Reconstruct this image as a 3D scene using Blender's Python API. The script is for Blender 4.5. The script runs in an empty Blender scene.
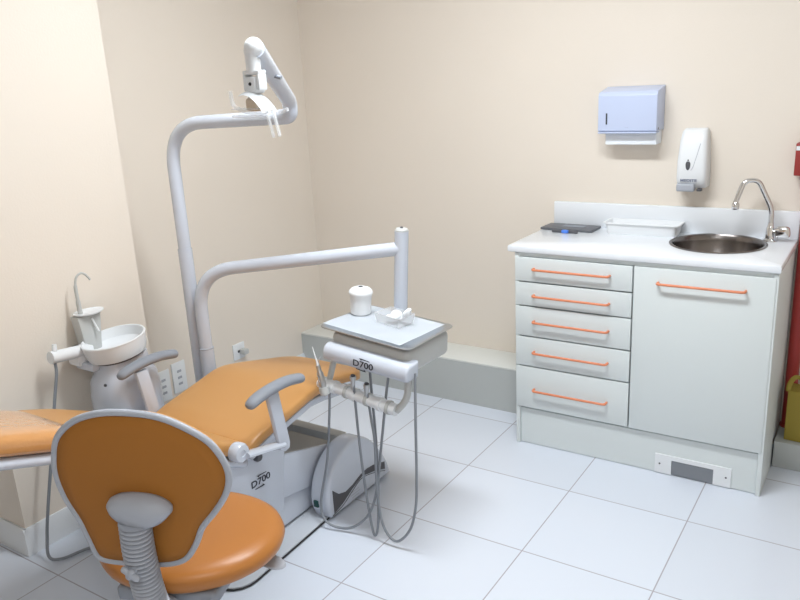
import bpy, bmesh, math
from mathutils import Vector, Matrix
PI = math.pi
sc = bpy.context.scene
col = sc.collection
V = Vector

# ---------------------------------------------------------------- materials
def mat(name, rgb, rough=0.5, metal=0.0, spec=0.5, coat=0.0, bump=0.0, bscale=200.0, trans=0.0, alpha=1.0, ior=1.45, var=0.0, vscale=6.0):
    m = bpy.data.materials.new(name); m.use_nodes = True
    nt = m.node_tree; b = nt.nodes['Principled BSDF']
    b.inputs['Base Color'].default_value = (*rgb, 1)
    b.inputs['Roughness'].default_value = rough
    b.inputs['Metallic'].default_value = metal
    b.inputs['Specular IOR Level'].default_value = spec
    b.inputs['Coat Weight'].default_value = coat
    b.inputs['Coat Roughness'].default_value = 0.12
    b.inputs['Transmission Weight'].default_value = trans
    b.inputs['Alpha'].default_value = alpha
    b.inputs['IOR'].default_value = ior
    tc = nt.nodes.new('ShaderNodeTexCoord')
    if bump:
        n = nt.nodes.new('ShaderNodeTexNoise'); n.inputs['Scale'].default_value = bscale; n.inputs['Detail'].default_value = 3
        nt.links.new(tc.outputs['Object'], n.inputs['Vector'])
        bp = nt.nodes.new('ShaderNodeBump'); bp.inputs['Strength'].default_value = bump; bp.inputs['Distance'].default_value = 0.002
        nt.links.new(n.outputs['Fac'], bp.inputs['Height']); nt.links.new(bp.outputs['Normal'], b.inputs['Normal'])
    if var:
        n = nt.nodes.new('ShaderNodeTexNoise'); n.inputs['Scale'].default_value = vscale; n.inputs['Detail'].default_value = 4
        nt.links.new(tc.outputs['Object'], n.inputs['Vector'])
        r = nt.nodes.new('ShaderNodeMapRange'); r.inputs['To Min'].default_value = 1 - var; r.inputs['To Max'].default_value = 1 + var
        nt.links.new(n.outputs['Fac'], r.inputs['Value'])
        hs = nt.nodes.new('ShaderNodeHueSaturation'); hs.inputs['Color'].default_value = (*rgb, 1)
        nt.links.new(r.outputs['Result'], hs.inputs['Value']); nt.links.new(hs.outputs['Color'], b.inputs['Base Color'])
    return m

WALL = mat('wall_paint', (0.785, 0.712, 0.628), 0.62, spec=0.35, bump=0.22, bscale=140, var=0.02, vscale=2.5)
CEIL = mat('ceiling_paint', (0.82, 0.81, 0.78), 0.8)
BASEB = mat('baseboard_white', (0.80, 0.83, 0.86), 0.35)
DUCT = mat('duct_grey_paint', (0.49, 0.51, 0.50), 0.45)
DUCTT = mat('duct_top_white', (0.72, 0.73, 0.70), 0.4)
WHITE = mat('white_enamel', (0.58, 0.62, 0.70), 0.25, coat=0.4)
WPLAST = mat('white_plastic', (0.80, 0.82, 0.84), 0.35)
CREAMP = mat('cream_plastic', (0.52, 0.53, 0.52), 0.4)
LAM = mat('cabinet_laminate', (0.69, 0.735, 0.735), 0.38, var=0.012, vscale=3)
TOPW = mat('white_worktop_stone', (0.80, 0.83, 0.87), 0.22, coat=0.3)
ORANGE = mat('orange_vinyl', (0.58, 0.295, 0.10), 0.34, spec=0.5, bump=0.05, bscale=260)
ORANGE_SHADE = mat('orange_shell_shaded', (0.36, 0.142, 0.026), 0.6, spec=0.2, bump=0.04, bscale=300)  # stool back vinyl, its backlit shade put into a darker base colour
ORANGE_G = mat('plastic_wrapped_orange_vinyl', (0.64, 0.31, 0.11), 0.2, coat=1.0, bump=1.0, bscale=70)
GREY = mat('light_grey_plastic', (0.40, 0.42, 0.47), 0.42)
GREYM = mat('mid_grey_rubber', (0.26, 0.28, 0.32), 0.5)
GREYD = mat('dark_grey_plastic', (0.09, 0.09, 0.10), 0.45)
WHITE_SHADE = mat('white_top_shaded', (0.34, 0.32, 0.29), 0.5)  # white lift arm top, darkened to taupe for the shade under the chair
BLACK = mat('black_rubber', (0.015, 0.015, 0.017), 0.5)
HOSE = mat('grey_hose', (0.24, 0.26, 0.29), 0.42)
CHROME = mat('chrome', (0.75, 0.75, 0.76), 0.12, metal=1.0)
STEEL = mat('brushed_steel', (0.55, 0.55, 0.55), 0.3, metal=1.0)
TRAYST = mat('tray_steel', (0.50, 0.51, 0.52), 0.28, metal=0.9)
SINKST = mat('sink_steel', (0.22, 0.20, 0.19), 0.25, metal=1.0)
PULL = mat('orange_pull', (0.70, 0.24, 0.12), 0.4)
PAPER = mat('white_paper', (0.86, 0.90, 0.95), 0.8)
COTTON = mat('cotton', (0.85, 0.87, 0.90), 0.9, bump=0.8, bscale=120)
CLEAR = mat('clear_plastic', (0.86, 0.88, 0.90), 0.1, alpha=0.30)
BLUEG = mat('pale_blue_metal', (0.54, 0.61, 0.80), 0.3)
BLUE = mat('blue_plastic', (0.08, 0.22, 0.75), 0.4)
DFOLD = mat('dark_grey_cover', (0.12, 0.125, 0.14), 0.4)
PRINT = mat('black_print', (0.03, 0.035, 0.05), 0.5)
PRINTG = mat('grey_print', (0.20, 0.22, 0.30), 0.5)
RED = mat('red_paint', (0.36, 0.035, 0.03), 0.35)
REDD = mat('dark_red_box', (0.30, 0.035, 0.03), 0.5)
YELLOW = mat('yellow_card', (0.33, 0.25, 0.04), 0.7)
GREEN = mat('green_switch', (0.006, 0.06, 0.055), 0.4)
GRILLE = mat('grey_mesh', (0.22, 0.235, 0.26), 0.6)
CAR = mat('cabinet_gap', (0.10, 0.10, 0.10), 0.8)

def emis(name, rgb, s):
    m = bpy.data.materials.new(name); m.use_nodes = True
    b = m.node_tree.nodes['Principled BSDF']
    b.inputs['Base Color'].default_value = (0.8, 0.8, 0.8, 1)
    b.inputs['Emission Color'].default_value = (*rgb, 1); b.inputs['Emission Strength'].default_value = s
    return m

def floor_mat():
    m = bpy.data.materials.new('floor_tiles'); m.use_nodes = True
    nt = m.node_tree; b = nt.nodes['Principled BSDF']; N = nt.nodes.new; L = nt.links.new
    geo = N('ShaderNodeNewGeometry'); sep = N('ShaderNodeSeparateXYZ'); L(geo.outputs['Position'], sep.inputs[0])
    ds = []; ids = []
    for ax in ('X', 'Y'):
        d = N('ShaderNodeMath'); d.operation = 'DIVIDE'; L(sep.outputs[ax], d.inputs[0]); d.inputs[1].default_value = 0.45
        f = N('ShaderNodeMath'); f.operation = 'FLOOR'; L(d.outputs[0], f.inputs[0]); ids.append(f)
        r = N('ShaderNodeMath'); r.operation = 'ROUND'; L(d.outputs[0], r.inputs[0])
        s = N('ShaderNodeMath'); s.operation = 'SUBTRACT'; L(d.outputs[0], s.inputs[0]); L(r.outputs[0], s.inputs[1])
        a = N('ShaderNodeMath'); a.operation = 'ABSOLUTE'; L(s.outputs[0], a.inputs[0]); ds.append(a)
    mn = N('ShaderNodeMath'); mn.operation = 'MINIMUM'; L(ds[0].outputs[0], mn.inputs[0]); L(ds[1].outputs[0], mn.inputs[1])
    rp = N('ShaderNodeMapRange'); rp.interpolation_type = 'SMOOTHSTEP'; L(mn.outputs[0], rp.inputs['Value'])
    rp.inputs['From Min'].default_value = 0.0034; rp.inputs['From Max'].default_value = 0.0062
    cmb = N('ShaderNodeCombineXYZ'); L(ids[0].outputs[0], cmb.inputs[0]); L(ids[1].outputs[0], cmb.inputs[1])
    wn = N('ShaderNodeTexWhiteNoise'); L(cmb.outputs[0], wn.inputs['Vector'])
    vr = N('ShaderNodeMapRange'); L(wn.outputs['Value'], vr.inputs['Value']); vr.inputs['To Min'].default_value = 0.965; vr.inputs['To Max'].default_value = 1.02
    hs = N('ShaderNodeHueSaturation'); hs.inputs['Color'].default_value = (0.69, 0.735, 0.82, 1); L(vr.outputs[0], hs.inputs['Value'])
    mx = N('ShaderNodeMix'); mx.data_type = 'RGBA'; L(rp.outputs[0], mx.inputs[0])
    mx.inputs[6].default_value = (0.40, 0.39, 0.43, 1); L(hs.outputs[0], mx.inputs[7]); L(mx.outputs[2], b.inputs['Base Color'])
    n = N('ShaderNodeTexNoise'); n.inputs['Scale'].default_value = 9; n.inputs['Detail'].default_value = 5; L(geo.outputs['Position'], n.inputs['Vector'])
    rr = N('ShaderNodeMapRange'); L(n.outputs['Fac'], rr.inputs['Value']); rr.inputs['To Min'].default_value = 0.16; rr.inputs['To Max'].default_value = 0.28
    L(rr.outputs[0], b.inputs['Roughness'])
    bp = N('ShaderNodeBump'); bp.inputs['Strength'].default_value = 0.4; bp.inputs['Distance'].default_value = 0.001
    L(rp.outputs[0], bp.inputs['Height']); L(bp.outputs['Normal'], b.inputs['Normal'])
    return m
FLOOR = floor_mat()

# ---------------------------------------------------------------- mesh helpers
def merge(bm, tmp, M=None):
    if M is not None: bmesh.ops.transform(tmp, matrix=M, verts=tmp.verts)
    me = bpy.data.meshes.new('tmp'); tmp.to_mesh(me); tmp.free(); bm.from_mesh(me); bpy.data.meshes.remove(me)

def box(bm, lo, hi, bev=0.0, seg=2, M=None):
    t = bmesh.new(); bmesh.ops.create_cube(t, size=1)
    lo, hi = V(lo), V(hi); c = (lo + hi) / 2; s = hi - lo
    bmesh.ops.transform(t, matrix=Matrix.Translation(c) @ Matrix.Diagonal((s.x, s.y, s.z, 1)), verts=t.verts)
    if bev: bmesh.ops.bevel(t, geom=list(t.edges), offset=min(bev, min(s) * .49), segments=seg, profile=0.5, affect='EDGES')
    merge(bm, t, M); return bm

def B(lo, hi, bev=0.0, seg=2, M=None): return box(bmesh.new(), lo, hi, bev, seg, M)

def prism(bm, pts, d0, d1, axis='x', bev=0.0, seg=2, M=None):
    # pts in the two other axes; extruded from d0 to d1 along axis
    t = bmesh.new()
    def mk(p, d):
        if axis == 'x': return (d, p[0], p[1])
        if axis == 'y': return (p[0], d, p[1])
        return (p[0], p[1], d)
    a = [t.verts.new(mk(p, d0)) for p in pts]; b = [t.verts.new(mk(p, d1)) for p in pts]
    n = len(pts)
    fa = t.faces.new(a); fb = t.faces.new(b[::-1])
    for i in range(n): t.faces.new((a[i], b[i], b[(i + 1) % n], a[(i + 1) % n]))
    bmesh.ops.recalc_face_normals(t, faces=list(t.faces))
    if bev:
        ed = [e for e in t.edges if e in fa.edges or e in fb.edges] if n > 6 else list(t.edges)
        es = set(fa.edges) | set(fb.edges)
        bmesh.ops.bevel(t, geom=list(es) if n > 6 else list(t.edges), offset=bev, segments=seg, profile=0.5, affect='EDGES')
    merge(bm, t, M); return bm

def smooth(pts, n=6, closed=False):
    P = [V(p) for p in pts]; out = []; m = len(P)
    rng = range(m) if closed else range(m - 1)
    for i in rng:
        if closed: p0, p1, p2, p3 = P[i - 1], P[i], P[(i + 1) % m], P[(i + 2) % m]
        else: p0, p1, p2, p3 = P[max(i - 1, 0)], P[i], P[i + 1], P[min(i + 2, m - 1)]
        for k in range(n):
            t = k / n
            out.append(0.5 * ((2 * p1) + (p2 - p0) * t + (2 * p0 - 5 * p1 + 4 * p2 - p3) * t * t + (3 * p1 - p0 - 3 * p2 + p3) * t ** 3))
    if not closed: out.append(P[-1])
    return out

def fillet(pts, r, n=8):
    P = [V(p) for p in pts]; out = [P[0]]
    for i in range(1, len(P) - 1):
        a = (P[i - 1] - P[i]); b = (P[i + 1] - P[i]); la, lb = a.length, b.length
        rr = min(r, la * .49, lb * .49); A = P[i] + a * (rr / la); Bq = P[i] + b * (rr / lb)
        for k in range(n + 1):
            t = k / n; out.append(A * (1 - t) ** 2 + P[i] * 2 * t * (1 - t) + Bq * t * t)
    out.append(P[-1]); return out

def tube(bm, pts, r, seg=14, caps=True, flat=None, closed=False):
    P = [V(p) for p in pts]; n = len(P); rings = []
    T = []
    for i in range(n):
        if closed: d = P[(i + 1) % n] - P[i - 1]
        else: d = P[min(i + 1, n - 1)] - P[max(i - 1, 0)]
        T.append(d.normalized())
    up = V((0, 0, 1)) if abs(T[0].z) < .9 else V((0, 1, 0))
    nrm = (up - T[0] * up.dot(T[0])).normalized()
    for i in range(n):
        nrm = (nrm - T[i] * nrm.dot(T[i])).normalized(); bi = T[i].cross(nrm)
        ri = r[i] if isinstance(r, (list, tuple)) else r
        fl = flat if flat else 1.0
        rings.append([bm.verts.new(P[i] + nrm * (ri * fl * math.cos(2 * PI * k / seg)) + bi * (ri * math.sin(2 * PI * k / seg))) for k in range(seg)])
    m = n if closed else n - 1
    for i in range(m):
        a, b = rings[i], rings[(i + 1) % n]
        for k in range(seg): bm.faces.new((a[k], a[(k + 1) % seg], b[(k + 1) % seg], b[k]))
    if caps and not closed:
        bm.faces.new(rings[0][::-1]); bm.faces.new(rings[-1])
    return bm

def lathe(bm, prof, seg=32, M=None):
    t = bmesh.new(); rings = []
    for r, z in prof:
        if r < 1e-6: rings.append([t.verts.new((0, 0, z))])
        else: rings.append([t.verts.new((r * math.cos(2 * PI * k / seg), r * math.sin(2 * PI * k / seg), z)) for k in range(seg)])
    for a, b in zip(rings, rings[1:]):
        for k in range(seg):
            k2 = (k + 1) % seg
            if len(a) == 1 and len(b) == 1: continue
            if len(a) == 1: t.faces.new((a[0], b[k], b[k2]))
            elif len(b) == 1: t.faces.new((a[k], a[k2], b[0]))
            else: t.faces.new((a[k], a[k2], b[k2], b[k]))
    bmesh.ops.recalc_face_normals(t, faces=list(t.faces))
    merge(bm, t, M); return bm

def frame(o, z, x=None):
    # matrix with origin o, local z along z
    z = V(z).normalized(); x = V(x) if x is not None else (V((1, 0, 0)) if abs(z.x) < .9 else V((0, 1, 0)))
    x = (x - z * x.dot(z)).normalized(); y = z.cross(x)
    return Matrix(((x.x, y.x, z.x, o[0]), (x.y, y.y, z.y, o[1]), (x.z, y.z, z.z, o[2]), (0, 0, 0, 1)))

def loft(bm, sections):
    rings = [[bm.verts.new(p) for p in s] for s in sections]; n = len(rings[0])
    for a, b in zip(rings, rings[1:]):
        for k in range(n): bm.faces.new((a[k], a[(k + 1) % n], b[(k + 1) % n], b[k]))
    bm.faces.new(rings[0][::-1]); bm.faces.new(rings[-1])
    bmesh.ops.recalc_face_normals(bm, faces=list(bm.faces)); return bm

def sgn(x, e): return math.copysign(abs(x) ** e, x)

def cushion(stations, cx, seg=40, e=0.38, crown=0.0):
    # stations: (y, ztop, halfwidth, thickness); cross section in x-z is a squared ellipse
    S = []
    for y, zt, hw, th in stations:
        ring = []
        for k in range(seg):
            a = 2 * PI * k / seg
            x = hw * sgn(math.cos(a), e); z = th / 2 * sgn(math.sin(a), e * 1.5)
            if z > 0: z += crown * (1 - (x / hw) ** 2)
            ring.append(V((cx + x, y, zt - th / 2 + z)))
        S.append(ring)
    return loft(bmesh.new(), S)

# ---------------------------------------------------------------- object helpers
ORG = {}
def link(name, bm, m, parent=None, org=None, ang=38):
    bmesh.ops.recalc_face_normals(bm, faces=list(bm.faces)) if False else None
    me = bpy.data.meshes.new(name)
    o = bpy.data.objects.new(name, me); col.objects.link(o)
    if parent is not None:
        w = ORG[parent.name]; o.parent = parent
    else:
        if org is None:
            xs = [v.co for v in bm.verts]
            org = V((sum(v.x for v in xs) / len(xs), sum(v.y for v in xs) / len(xs), min(v.z for v in xs)))
        w = V(org); o.location = w
    ORG[o.name] = w
    bmesh.ops.translate(bm, vec=-w, verts=bm.verts)
    bm.to_mesh(me); bm.free(); me.materials.append(m)
    me.shade_smooth(); me.set_sharp_from_angle(angle=math.radians(ang))
    return o

def thing(name, label, cat, org, group=None):
    o = bpy.data.objects.new(name, None); o.empty_display_size = 0.05; col.objects.link(o)
    o.location = org; ORG[o.name] = V(org); o['label'] = label; o['category'] = cat
    if group: o['group'] = group
    return o

def tag(o, label, cat, group=None):
    o['label'] = label; o['category'] = cat
    if group: o['group'] = group
    return o

def part(name, bm, m, parent, label=None, ang=38):
    o = link(name, bm, m, parent, ang=ang)
    if label: o['label'] = label
    return o

def struct(name, bm, m, org=None):
    o = link(name, bm, m, None, org); o['kind'] = 'structure'; return o

def text_bm(body, size, M, depth=0.0006, shear=0.0, bold=0.0, xs=1.0):
    cu = bpy.data.curves.new('txt', 'FONT'); cu.body = body; cu.size = size; cu.extrude = depth; cu.shear = shear
    cu.align_x = 'CENTER'; cu.align_y = 'CENTER'; cu.offset = bold; cu.resolution_u = 4
    o = bpy.data.objects.new('txt', cu); col.objects.link(o)
    bpy.context.view_layer.update()
    me = bpy.data.meshes.new_from_object(o.evaluated_get(bpy.context.evaluated_depsgraph_get()))
    bpy.data.objects.remove(o); bpy.data.curves.remove(cu)
    bm = bmesh.new(); bm.from_mesh(me); bpy.data.meshes.remove(me)
    bmesh.ops.transform(bm, matrix=M @ Matrix.Diagonal((xs, 1, 1, 1)), verts=bm.verts)
    return bm

def d700(bm_M, size):
    # lettering with two swoosh arrows above and below, in local x-y
    bm = text_bm('D700', size, bm_M, bold=size * .012, xs=1.25)
    w = size
    for s in (1, -1):
        t = bmesh.new()
        pts = [(s * -.1 * w, s * .58 * w), (s * .9 * w, s * .55 * w), (s * .9 * w, s * .62 * w), (s * -.1 * w, s * .72 * w), (s * -.5 * w, s * .70 * w), (s * -.2 * w, s * .44 * w), (s * -.2 * w, s * .56 * w)]
        vs = [t.verts.new((p[0], p[1], 0)) for p in pts]; f = t.faces.new(vs)
        r = bmesh.ops.extrude_face_region(t, geom=[f]); bmesh.ops.translate(t, vec=(0, 0, .0006), verts=[g for g in r['geom'] if isinstance(g, bmesh.types.BMVert)])
        bmesh.ops.recalc_face_normals(t, faces=list(t.faces))
        merge(bm, t, bm_M)
    return bm

# ================================================================= SETTING
XW, XA, YW, YP, YJ, XR, YB, ZC = -0.93, -0.66, 0.324, -1.772, -1.127, 2.95, -4.3, 2.65
struct('floor', B((-1.9, YB - .1, -.06), (XR + .1, YW + .1, 0)), FLOOR)
struct('ceiling', B((-1.9, YB - .1, ZC), (XR + .1, YW + .1, ZC + .08)), CEIL)
struct('wall_back', B((-1.15, YW, 0), (XR + .1, YW + .1, ZC)), WALL)
struct('wall_left', B((XW - .1, YJ, 0), (XW, YW, ZC)), WALL)
struct('wall_left_pillar', B((-1.9, YP, 0), (XA, YJ, ZC)), WALL)
struct('wall_left_near', B((-1.9, YB, 0), (-1.8, YP, ZC)), WALL)
struct('wall_right', B((XR, YB, 0), (XR + .1, YW, ZC)), WALL)
struct('wall_front', B((-1.9, YB - .1, 0), (XR + .1, YB, ZC)), WALL)
def bb(pts2, nrm, h=0.105, t=0.016):
    (x0, y0), (x1, y1) = pts2
    bm = bmesh.new(); a = V((x0, y0, 0)); b = V((x1, y1, 0)); n = V(nrm)
    d = (b - a).normalized()
    prof = [(0, 0), (t, 0), (t, h - .022), (t * .45, h), (0, h)]
    ra = [bm.verts.new(a + n * p[0] + V((0, 0, p[1]))) for p in prof]; rb = [bm.verts.new(b + n * p[0] + V((0, 0, p[1]))) for p in prof]
    k = len(prof)
    for i in range(k): bm.faces.new((ra[i], rb[i], rb[(i + 1) % k], ra[(i + 1) % k]))
    bm.faces.new(ra[::-1]); bm.faces.new(rb); bmesh.ops.recalc_face_normals(bm, faces=list(bm.faces)); return bm
struct('baseboard_left', bb(((XA, YP - .0152), (XA, YJ)), (1, 0, 0)), BASEB)
struct('baseboard_front', bb(((XA + .0152, YP), (-1.8, YP)), (0, -1, 0)), BASEB)
struct('baseboard_recess', bb(((XW, YJ), (XW, 0.115)), (1, 0, 0)), BASEB)
# low pipe casing along the back wall: tall run left of the cabinet, lower step right of it
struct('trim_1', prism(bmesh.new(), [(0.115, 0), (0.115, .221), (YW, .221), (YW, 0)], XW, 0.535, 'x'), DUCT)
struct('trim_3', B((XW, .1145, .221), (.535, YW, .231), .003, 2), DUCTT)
struct('trim_2', B((1.552, .115, 0), (XR, YW, .115), .004), DUCT)

# ceiling luminaires
for k, (x, y) in enumerate(((0.80, -1.2), (1.9, -3.3))):
    t = thing('ceiling_light', ('white fluorescent ceiling light between the dental chair and the sink cabinet', 'white fluorescent ceiling light nearer the entrance, behind the camera')[k], 'ceiling light', (x, y, ZC), 'fluorescent ceiling lights')
    part('housing', B((x - .62, y - .16, ZC - .05), (x + .62, y + .16, ZC), .01), WPLAST, t)
    part('diffuser', B((x - .59, y - .13, ZC - .062), (x + .59, y + .13, ZC - .05), .004), emis('tube_glow', (.94, .97, 1.0), (9.0, 4.0)[k]), t)

# ================================================================= CABINET
x0, x1, yF, yB = 0.54, 1.548, -0.155, 0.322
t = thing('base_cabinet', 'white five-drawer and one-door base cabinet with orange pulls under the sink worktop', 'cabinet', ((x0 + x1) / 2, 0.08, 0))
c = bmesh.new()
box(c, (x0, yF, 0), (x0 + .018, .113, .876), .0015, 1); box(c, (x1 - .018, yF, 0), (x1, .113, .876), .0015, 1)
box(c, (x0 + .002, .112, .236), (x0 + .018, yB - .002, .876), 0); box(c, (x1 - .018, .112, .118), (x1, yB - .002, .876), 0)
box(c, (x0 + .018, yF + .02, .17), (x1 - .018, .11, .186)); box(c, (x0 + .018, yF + .02, .83), (1.05, yB - .01, .875))
box(c, (1.05, yF + .02, .83), (x1 - .018, -.07, .875)); box(c, (x0, yF + .003, .864), (x1, yF + .02, .8795)); box(c, (1.03, yF + .02, .186), (1.046, yB - .01, .83)); box(c, (x0 + .018, yB - .012, .24), (x1 - .018, yB - .002, .876))
part('carcass', c, LAM, t)
part('toe_kick', B((x0 + .018, yF + .012, 0.002), (x1 - .018, yF + .028, .17), .001, 1), LAM, t)
def pull(xa, xb, z, y, r=.0052):
    pts = fillet([(xa, y, z), (xa, y - .026, z), (xb, y - .026, z), (xb, y, z)], .012, 5)
    return tube(bmesh.new(), pts, r, 10)
zs = [(.756, .862), (.650, .753), (.514, .647), (.377, .511), (.180, .374)]
hz = [.815, .700, .585, .447, .273]
for (za, zb), h in zip(zs, hz):
    d = part('drawer', B((x0 + .004, yF - .004, za + .0015), (1.036, yF + .016, zb - .0015), .0022, 2), LAM, t)
    part('handle', pull(.628, .948, h, yF - .0035), PULL, d, 'orange bar pull')
d = part('door', B((1.042, yF - .004, .180), (x1 - .008, yF + .016, .862), .0022, 2), LAM, t)
part('handle', pull(1.135, 1.444, .806, yF - .0035), PULL, d, 'orange bar pull')
v = part('vent_plate', prism(bmesh.new(), [(1.151, .004), (1.151, .086), (1.441, .086), (1.441, .004), (1.376, .004), (1.376, .068), (1.216, .068), (1.216, .004)], yF + .006, yF + .012, 'y'), WPLAST, t)
part('grille', B((1.216, yF + .009, .004), (1.376, yF + .0118, .068)), GRILLE, v, 'grey mesh opening')
for xx in (1.17, 1.423):
    part('screw', lathe(bmesh.new(), [(0, 0), (.004, 0), (.003, .002), (0, .0022)], 12, frame((xx, yF + .006, .045), (0, -1, 0))), GREYD, v)

# worktop with sink hole
SX, SY, SR, ZT = 1.284, .131, .170, .909
w = bmesh.new()
def top_slab():
    bm = bmesh.new(); X0, X1, Y0, Y1, z0, z1 = .512, 1.553, -.166, .322, .880, ZT
    n = 48
    angs = [2 * PI * k / n for k in range(n)]
    def outer(a):
        dx, dy = math.cos(a), math.sin(a); s = 1e9
        for lim, c0, dd in ((X1, SX, dx), (X0, SX, dx), (Y1, SY, dy), (Y0, SY, dy)):
            if abs(dd) > 1e-9:
                q = (lim - c0) / dd
                if q > 0: s = min(s, q)
        return (SX + dx * s, SY + dy * s)
    # include exact corners
    for cx_, cy_ in ((X0, Y0), (X1, Y0), (X1, Y1), (X0, Y1)):
        angs.append(math.atan2(cy_ - SY, cx_ - SX) % (2 * PI))
    angs = sorted(angs); n = len(angs)
    layers = []
    e = .007
    O = [outer(a) for a in angs]
    def ins(p, k):
        return (min(max(p[0], X0 + k), X1 - k), min(max(p[1], Y0 + k), Y1))
    loops = []
    loops.append([(SX + SR * math.cos(a), SY + SR * math.sin(a), z0) for a in angs])
    loops.append([(SX + SR * math.cos(a), SY + SR * math.sin(a), z1) for a in angs])
    for k, zz in ((e, z1), (e * .3, z1 - e * .3), (0, z1 - e), (0, z0 + e), (e * .3, z0 + e * .3), (e, z0)):
        loops.append([(*ins(p, k), zz) for p in O])
    R_ = [[bm.verts.new(p) for p in l] for l in loops]
    R_.append(R_[0])
    for a, b in zip(R_, R_[1:]):
        for k in range(n): bm.faces.new((a[k], a[(k + 1) % n], b[(k + 1) % n], b[k]))
    bmesh.ops.recalc_face_normals(bm, faces=list(bm.faces)); return bm
t = link('worktop', top_slab(), TOPW)
tag(t, 'white stone worktop with round sink cut-out on the cabinet', 'worktop')
part('backsplash', B((.530, .300, ZT - .001), (1.553, .3235, 1.020), .004, 2), TOPW, t)

s = tag(link('sink_basin', lathe(bmesh.new(), [(.182, .0005), (.182, .003), (.178, .005), (.170, .003), (.166, -.003), (.163, -.02), (.155, -.09), (.13, -.125), (.05, -.135), (.022, -.136), (.022, -.14), (0, -.14)], 56, Matrix.Translation((SX, SY, ZT))), SINKST), 'round stainless steel sink basin set into the white worktop', 'sink')
part('drain', lathe(bmesh.new(), [(0, -.134), (.02, -.134), (.021, -.1355), (.0, -.1356)], 20, Matrix.Translation((SX, SY, ZT))), CHROME, s)

fx, fy = 1.456, .245
f = thing('faucet', 'chrome gooseneck faucet with side lever beside the round sink', 'faucet', (fx, fy, ZT))
part('base', lathe(bmesh.new(), [(0, 0), (.024, 0), (.024, .005), (.017, .012), (.0155, .05), (.013, .058), (.0115, .062), (.0115, .075), (0, .075)], 24, Matrix.Translation((fx, fy, ZT))), CHROME, f)
sp = fillet([(fx, fy, ZT + .07), (fx, fy, 1.035), (1.402, .224, 1.152), (1.355, .205, 1.150), (1.329, .194, 1.062)], .045, 8)
part('spout', tube(bmesh.new(), sp, .0098, 14), CHROME, f)
part('aerator', lathe(bmesh.new(), [(0, 0), (.012, 0), (.0145, .006), (.0145, .02), (.010, .028), (0, .028)], 18, Matrix.Translation((1.331, .194, 1.038))), CHROME, f)
lv = bmesh.new(); tube(lv, [(fx + .010, fy, ZT + .038), (fx + .028, fy - .004, ZT + .038)], .011, 14)
part('lever_stem', lv, CHROME, f)
part('lever', B((-.006, -.018, -.024), (.050, .014, .024), .014, 3, frame((fx + .025, fy - .004, ZT + .037), (-.12, 0, 1), (1, -.25, .12))), CHROME, f)
part('cold_pipe_collar', lathe(bmesh.new(), [(0, 0), (.03, 0), (.03, .002), (0, .003)], 20, Matrix.Translation((fx, fy, ZT + .0002))), CHROME, f)

# things on the worktop
def open_tray(lo, hi, th, fl):
    bm = bmesh.new(); (ax, ay, az), (bx_, by, bz) = lo, hi
    def ring(i, z, rr=.018):
        pts = []
        for cx_, cy_, a0 in ((bx_ - rr - i, by - rr - i, 0), (ax + rr + i, by - rr - i, 90), (ax + rr + i, ay + rr + i, 180), (bx_ - rr - i, ay + rr + i, 270)):
            for k in range(5):
                a = math.radians(a0 + 22.5 * k); pts.append((cx_ + rr * math.cos(a), cy_ + rr * math.sin(a), z))
        return pts
    secs = [ring(fl, az), ring(.003, bz - .006), ring(-.004, bz - .004), ring(-.004, bz), ring(th, bz), ring(th + fl, az + .003)]
    return loft(bm, secs)
tag(link('shallow_tray', open_tray((.806, .180, ZT + .0003), (1.118, .294, ZT + .050), .004, .012), WPLAST), 'shallow white plastic tray standing on the worktop against the backsplash', 'tray')
M = frame((.632, .233, ZT + .0005), (0, 0, 1), (1, -.03, 0))
n_ = tag(link('folder', B((-.118, -.055, 0), (.125, .062, .011), .003, 2, M), DFOLD), 'dark grey closed folder lying on the left end of the worktop', 'folder')
part('clasp', B((-.03, -.012, 0.0112), (.07, .028, .0135), .001, 1, M), GREYM, n_)
tg = thing('protective_glasses', 'small dark-framed goggles with a blue bridge on the worktop before the folder', 'goggles', (.645, .147, ZT))
for sx_ in (-1, 1):
    part('lens_frame', B((.645 + sx_ * .034 - .026, .137, ZT + .0003), (.645 + sx_ * .034 + .026, .147, ZT + .012), .004, 2), GREYD, tg)
part('bridge', B((.632, .128, ZT + .0003), (.664, .144, ZT + .015), .005, 2), BLUE, tg, 'blue bridge')

# towel dispenser
t = thing('paper_towel_dispenser', 'pale blue metal paper towel dispenser on the back wall', 'paper towel dispenser', (.877, .27, 1.33))
part('housing', prism(bmesh.new(), [(YW - .001, 1.342), (.206, 1.342), (.202, 1.347), (.202, 1.488), (.213, 1.503), (YW - .001, 1.523)], .764, 1.008, 'x', .0025), BLUEG, t)
part('viewing_slot', B((.798, .2005, 1.372), (.804, .2022, 1.418)), PRINT, t, 'black slot')
part('bottom_lip', B((.764, .201, 1.334), (1.008, .250, 1.341), .002, 1), BLUEG, t)
part('maker_mark', text_bm('- - -', .009, frame((.885, .2018, 1.360), (0, -1, 0), (1, 0, 0)), .0003), PRINTG, t, 'tiny grey print')
part('lock', lathe(bmesh.new(), [(0, 0), (.004, 0), (.004, .0015), (0, .0015)], 12, frame((1.0082, .23, 1.352), (1, 0, 0))), GREYD, t)
tag(link('paper_towels', B((.785, .240, 1.285), (1.000, .3235, 1.3415), .004, 2), PAPER), 'white folded paper towels hanging out beneath the dispenser', 'paper towels')

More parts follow.
